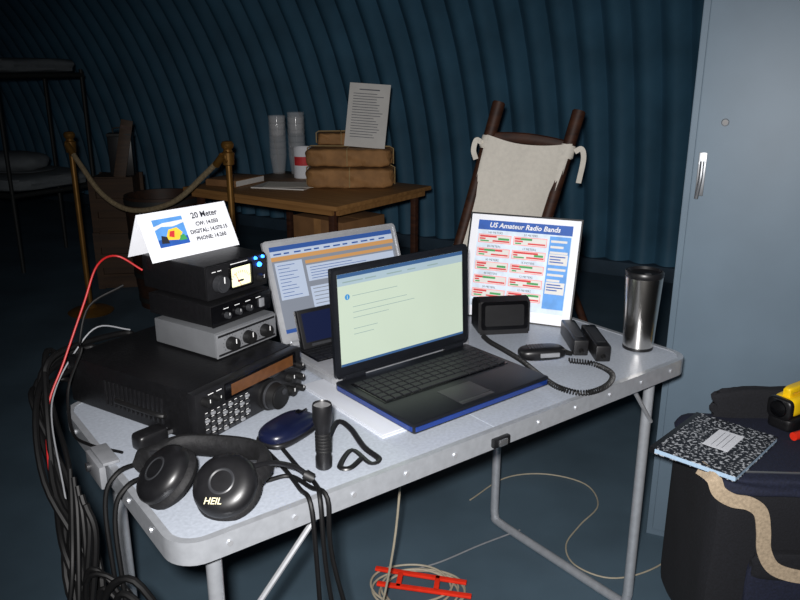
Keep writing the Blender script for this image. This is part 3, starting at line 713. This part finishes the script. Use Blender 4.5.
def sling(u, v):
    f = .885 - .022 * math.sin(PI * u) - .62 * v
    p = along(pl, f).lerp(along(pr, f), -.07 + 1.14 * u)
    edge = max(0, abs(u - .5) - .42) / .08
    fr = Vector((-.25, -.93, .25))
    return p + fr * (.034 * (1 - edge ** 2 * .8) - .010 * math.sin(PI * u) - .05 * math.sin(PI * v) * math.sin(PI * u) + .003 * math.sin(u * 14 + v * 3) * (1 - v))
MB('canvas').grid(sling, 36, 20).build('canvas_sling', ch, True, ang=80)
for p, sx in ((pl, -1), (pr, 1)):
    q = along(p, .86)
    dr_ = (p[1] - p[0]).normalized()
    MB('canvas').cyl(q - dr_ * .03, q + dr_ * .03, .0325, .031, seg=20, bev=.005).build('corner_tie', ch, True)
    q = q + Vector((.028 * sx, -.02, 0))
    MB('canvas').ribbon([q, q + Vector((.025 * sx, -.01, .012)), q + Vector((.036 * sx, -.01, -.03)), q + Vector((.024 * sx, 0, -(.13 if sx > 0 else .07)))], (0, -1, 0), .022, .003).build('tie_tape', ch, True)
# ------------------------------------------------------------------ rear table and things on it
ba = R(-35.4); bo = Vector((-1.19, 4.09, 0)); bx, by = Vector((math.cos(ba), math.sin(ba), 0)), Vector((-math.sin(ba), math.cos(ba), 0)); BZ = .73
def BB(x, y, z=BZ): return bo + bx * x + by * y + Vector((0, 0, z))
bt = thing('wooden_table', 'brown wooden folding table in the background by the corrugated wall', 'table', bo, ba)
MB('midwood').box((.565, .40, BZ - .011), (1.07, .80, .022), bev=.004).build('tabletop', bt)
MB('midwood').box((.565, .03, BZ - .036), (.98, .018, .028)).build('apron', bt)
MB('midwood').box((1.075, .40, BZ - .036), (.018, .72, .028)).build('apron', bt)
for x in (.10, 1.03):
    for y in (.06, .74): MB('darkwood').box((x, y, (BZ - .022) / 2), (.032, .032, BZ - .022), bev=.003).build('leg', bt)
    MB('darkwood').box((x, .40, .2), (.022, .65, .03)).build('stretcher', bt)
def cupstack(x, y, h, lb):
    o = thing('cup_stack', lb, 'cups', BB(x, y), 0, 'stacks of clear cups on the wooden table')
    K = Matrix.Diagonal((1.15, 1.15, 1, 1))
    b = MB('clear'); b.lathe([(0, .001), (.031, .001), (.032, .004), (.044, .115), (.047, .118), (.044, .12)], K, 28)
    k = 1
    while .118 + k * .036 < h:
        z = k * .036; b.lathe([(.042, .083 + z), (.044, .115 + z), (.048, .118 + z), (.044, .12 + z)], K, 28); k += 1
    b.lathe([(.031, h - .12), (.044, h - .002), (.046, h), (.043, h)], K, 28)
    b.build('cups', o)
cupstack(.07, .695, .34, 'shorter stack of clear plastic cups, left one on the wooden table')
cupstack(.185, .735, .36, 'taller stack of clear plastic cups, next to the white mug')
wm = thing('white_mug', 'white mug with a red mark beside the cup stacks', 'mug', BB(.325, .64), R(20))
MB('white').lathe([(0, .0), (.056, 0), (.06, .004), (.06, .172), (.0585, .175), (.056, .173), (.055, .02), (0, .018)], seg=32).build('body', wm)
MB('white').tube([(.058, 0, .13), (.088, 0, .12), (.094, 0, .08), (.078, 0, .045), (.058, 0, .04)], .007, 8, X=Matrix.Rotation(R(10), 4, 'Z')).build('handle', wm)
MB('redink').grid(lambda u, v: Vector((.0606 * math.cos(R(-165 + 85 * u)), .0606 * math.sin(R(-165 + 85 * u)), .075 + .05 * v)), 12, 1).build('red_mark', wm)
def parcel(lb, x, y, z, rz, w, dp, h):
    o = thing('wrapped_parcel', lb, 'parcel', BB(x, y, z), ba + R(rz), 'brown paper parcels on the wooden table')
    t = MB('kraft').rbox((0, 0, h / 2), (w, dp, h), e=8, cuts=17, noise=.02)
    for v in t.bm.verts:                                            # crumpled paper
        a = .0035 * math.sin(v.co.x * 61 + v.co.z * 47) * math.sin(v.co.y * 53 + v.co.x * 29 + 2)
        v.co += Vector((a, a * .8, a * .7))
    t.build('wrapper', o, ang=12)
    MB('kraft').prism([(-dp * .26, h * .2), (dp * .26, h * .2), (0, h * .62)], w / 2 - .004, w / 2 + .006, frame((0, 0, 0), (0, 1, 0), (0, 0, 1))).build('end_fold', o)
    MB('string').tube([(0, -dp / 2 - .006, .008), (0, -dp / 2 - .006, h * .94), (0, -dp * .45, h + .005), (0, dp * .45, h + .005), (0, dp / 2 + .006, h * .94), (0, dp / 2 + .006, .008)], .003, 6, sm=False).tube([(-w / 2 - .007, 0, .008), (-w / 2 - .007, 0, h * .94), (-w * .47, 0, h + .005), (w * .47, 0, h + .005), (w / 2 + .007, 0, h * .94), (w / 2 + .007, 0, .008)], .003, 6, sm=False).build('string', o)
parcel('large brown paper parcel at the bottom of the stack', .74, .555, BZ, 36, .46, .25, .105)
parcel('brown paper parcel in the middle of the stack, under the small one', .735, .56, BZ + .110, 31, .45, .24, .095)
parcel('small brown paper parcel on top of the parcel stack', .62, .62, BZ + .210, 42, .25, .17, .065)
sgn = thing('printed_notice', 'white printed sheet propped upright on the brown parcels', 'notice', BB(.84, .555, BZ + .210), R(-12))
XP = frame((-.11, 0, .0), (1, 0, -.06), (.12, .22, .97))
MB('offwhite').box((.105, .17, -.001), (.22, .33, .002), XP).build('sheet', sgn)
b = MB('greyink').flat(XP, .05, .30, .16, .306, .0008)
for k in range(17): b.flat(XP, .02, .28 - k * .014, .02 + random.uniform(.12, .17), .2835 - k * .014, .0008)
b.build('printed_lines', sgn)
ppr = thing('paper_stack', 'loose cream papers lying on the wooden table', 'papers', BB(.47, .33), ba + R(20))
MB('offwhite').box((0, 0, .003), (.30, .22, .006)).build('sheets', ppr)
MB('canvas').box((.03, .02, .0065), (.28, .2, .001), Matrix.Rotation(R(14), 4, 'Z')).build('top_sheet', ppr)
bk = thing('book', 'dark closed book lying on the wooden table near its left end', 'book', BB(.17, .25), ba + R(10))
MB('carton').box((0, 0, .018), (.2, .26, .036), bev=.003).build('cover', bk); MB('offwhite').box((.004, 0, .018), (.194, .25, .028)).build('pages', bk)
for i, (x, y, z, w, dp, h, lb) in enumerate(((.78, .40, 0, .42, .36, .34, 'large brown cardboard box on the floor under the wooden table'), (.78, .40, .34, .36, .32, .26, 'brown cardboard box stacked on a larger one under the wooden table'))):
    o = thing('cardboard_box', lb, 'box', BB(x, y, z), ba + R(6 - 10 * i), 'cardboard boxes under the wooden table')
    MB('carton').box((0, 0, h / 2), (w, dp, h), bev=.003).build('carton', o)
    MB('kraft').box((0, 0, h + .0004), (w - .01, .05, .0012)).box((0, -dp / 2 - .0004, h - .05), (.05, .0012, .1)).build('packing_tape', o)
# ------------------------------------------------------------------ stanchions
def stanchion(lb, x, y):
    o = thing('stanchion', lb, 'stanchion', (x, y, 0), 0, 'brass rope posts')
    MB('brass').lathe([(0, 0), (.12, 0), (.125, .008), (.10, .022), (.04, .032), (.022, .05), (0, .05)]).build('base', o)
    MB('brass').cyl((0, 0, .04), (0, 0, .93), .015, seg=20).build('post', o)
    MB('brass').lathe([(.015, .90), (.026, .905), (.030, .96), (.022, .965), (.019, .975), (.028, .985), (.030, 1.0), (.022, 1.012), (0, 1.016)]).build('cap', o)
    MB('brass').lathe([(.024 + .004 * math.cos(t), .004 * math.sin(t)) for t in [2 * PI * k / 8 for k in range(8)]], T((0, -.04, .945)) @ Matrix.Rotation(R(90), 4, 'Y'), 20, close=True).build('hook_ring', o)
stanchion('brass rope post standing alone on the open floor at left', -1.77, 4.147)
stanchion('brass rope post in front of the wooden table', -.805, 3.60)
rp = thing('barrier_rope', 'tan rope sagging between the two brass posts', 'rope', (-1.3, 3.88, .6))
MB('rope').tube([(-1.76, 4.09, .945), (-1.70, 4.06, .86), (-1.56, 3.98, .70), (-1.38, 3.89, .635), (-1.13, 3.75, .70), (-.92, 3.62, .86), (-.825, 3.555, .945)], .0135, 10).build('strand', rp, True)
MB('brass').cyl((-1.765, 4.095, .95), (-1.73, 4.076, .90), .017).build('end_ferrule', rp, True)
MB('brass').cyl((-.82, 3.553, .95), (-.86, 3.58, .905), .017).build('end_ferrule', rp, True)
# ------------------------------------------------------------------ tub, crates, case, bunk
br = thing('round_tub', 'dark open round wooden tub on the floor left of the wooden table', 'tub', (-1.365, 4.34, 0))
MB('tubwood').lathe([(0, .0), (.17, 0), (.185, .15), (.195, .30), (.202, .46), (.208, .65), (.192, .65), (.185, .44), (.17, .1), (0, .1)], seg=40).build('staves', br)
for z, r in ((.05, .176), (.20, .190), (.42, .202), (.62, .208)): MB('bunkframe').lathe([(r, z - .014), (r + .003, z - .014), (r + .003, z + .014), (r, z + .014)], seg=40, close=True).build('hoop', br)
def crate(lb, x, y, z, w, dp, h, rz):
    o = thing('wooden_crate', lb, 'crate', (x, y, z), R(rz), 'wooden crates at left')
    MB('crate').box((0, 0, h / 2), (w - .03, dp - .03, h)).build('panels', o)
    for sx in (-1, 1):
        for sy in (-1, 1): MB('crate').box((sx * (w / 2 - .015), sy * (dp / 2 - .01), h / 2), (.04, .025, h)).build('corner_batten', o)
    for k in range(3):
        zz = h * (.14 + .36 * k)
        for sy in (-1, 1): MB('crate').box((0, sy * (dp / 2 - .006), zz), (w, .014, h * .24)).build('slat', o)
crate('wooden crate on the floor beneath another crate at left', -1.78, 4.78, 0, .28, .28, .36, 8)
crate('wooden crate stacked on top, carrying the dark metal case', -1.78, 4.78, .36, .26, .26, .34, 4)
ln = thing('metal_case', 'dark upright metal case standing on the wooden crates', 'case', (-1.72, 4.76, .70), R(10))
MB('black').box((0, 0, .12), (.14, .11, .24), bev=.006).build('body', ln)
MB('bunkframe').box((0, 0, .248), (.146, .116, .018), bev=.004).build('lid', ln)
MB('bunkframe').tube([(-.04, 0, .255), (-.035, 0, .285), (.035, 0, .285), (.04, 0, .255)], .005).build('handle', ln)
wb = thing('wooden_board', 'brown wooden board leaning across the dark metal case', 'board', (-1.72, 4.68, .70), R(10))
MB('crate').box((-.0, 0, .17), (.07, .012, .35), Matrix.Rotation(R(12), 4, 'Y') @ Matrix.Rotation(R(-6), 4, 'X'), bev=.002).build('plank', wb)
MB('darkwood').box((-.0, -.009, .30), (.06, .008, .02), Matrix.Rotation(R(12), 4, 'Y') @ Matrix.Rotation(R(-6), 4, 'X')).build('batten', wb)
BK = Vector((-2.56, 4.98, 0)) - d * 1.9
bu = thing('bunk_bed', 'bunk bed with pale mattresses on two decks far back at left', 'bunk bed', BK, -NA)
for x in (.03, 1.45, 1.87):
    for y in (.03, .67): MB('bunkframe').cyl((x, y, 0), (x, y, 1.33), .013).build('post', bu)
for z in (.52, 1.29):
    for y in (.03, .67): MB('bunkframe').cyl((.02, y, z), (1.88, y, z), .018).build('side_rail', bu)
    for x in (.03, 1.87): MB('bunkframe').cyl((x, .03, z), (x, .67, z), .016).build('end_rail', bu)
    MB('bunk').rbox((.95, .35, z + .065), (1.88, .68, .10), e=8, cuts=8, noise=.015).build('mattress', bu)
pw = thing('pillow', 'pale pillow on the lower deck of the bunk', 'pillow', BK + Vector((0, 0, .635)) + d * 1.5 + n * .3, R(-16))
MB('bunk').rbox((0, 0, .07), (.5, .36, .14), e=2.6, noise=.04).build('cushion', pw)
MB('bunk').rbox((0, .02, .012), (.53, .38, .012), e=3).build('seam', pw)
# ------------------------------------------------------------------ light
ld = bpy.data.lights.new('camera_flash', 'SPOT'); ld.energy = 215; ld.shadow_soft_size = .025; ld.color = (1, .98, .97)
ld.spot_size = R(92); ld.spot_blend = 1.0
lo = bpy.data.objects.new('camera_flash', ld); C.objects.link(lo); lo.location = (-.03, -.02, 1.40)
tgt = P(450, 350, .7)
lo.rotation_euler = (tgt - Vector(lo.location)).to_track_quat('-Z', 'Y').to_euler()
wl = bpy.data.worlds.new('dim_world'); SC.world = wl; wl.use_nodes = True
wl.node_tree.nodes['Background'].inputs[0].default_value = (.35, .55, .8, 1); wl.node_tree.nodes['Background'].inputs[1].default_value = .012
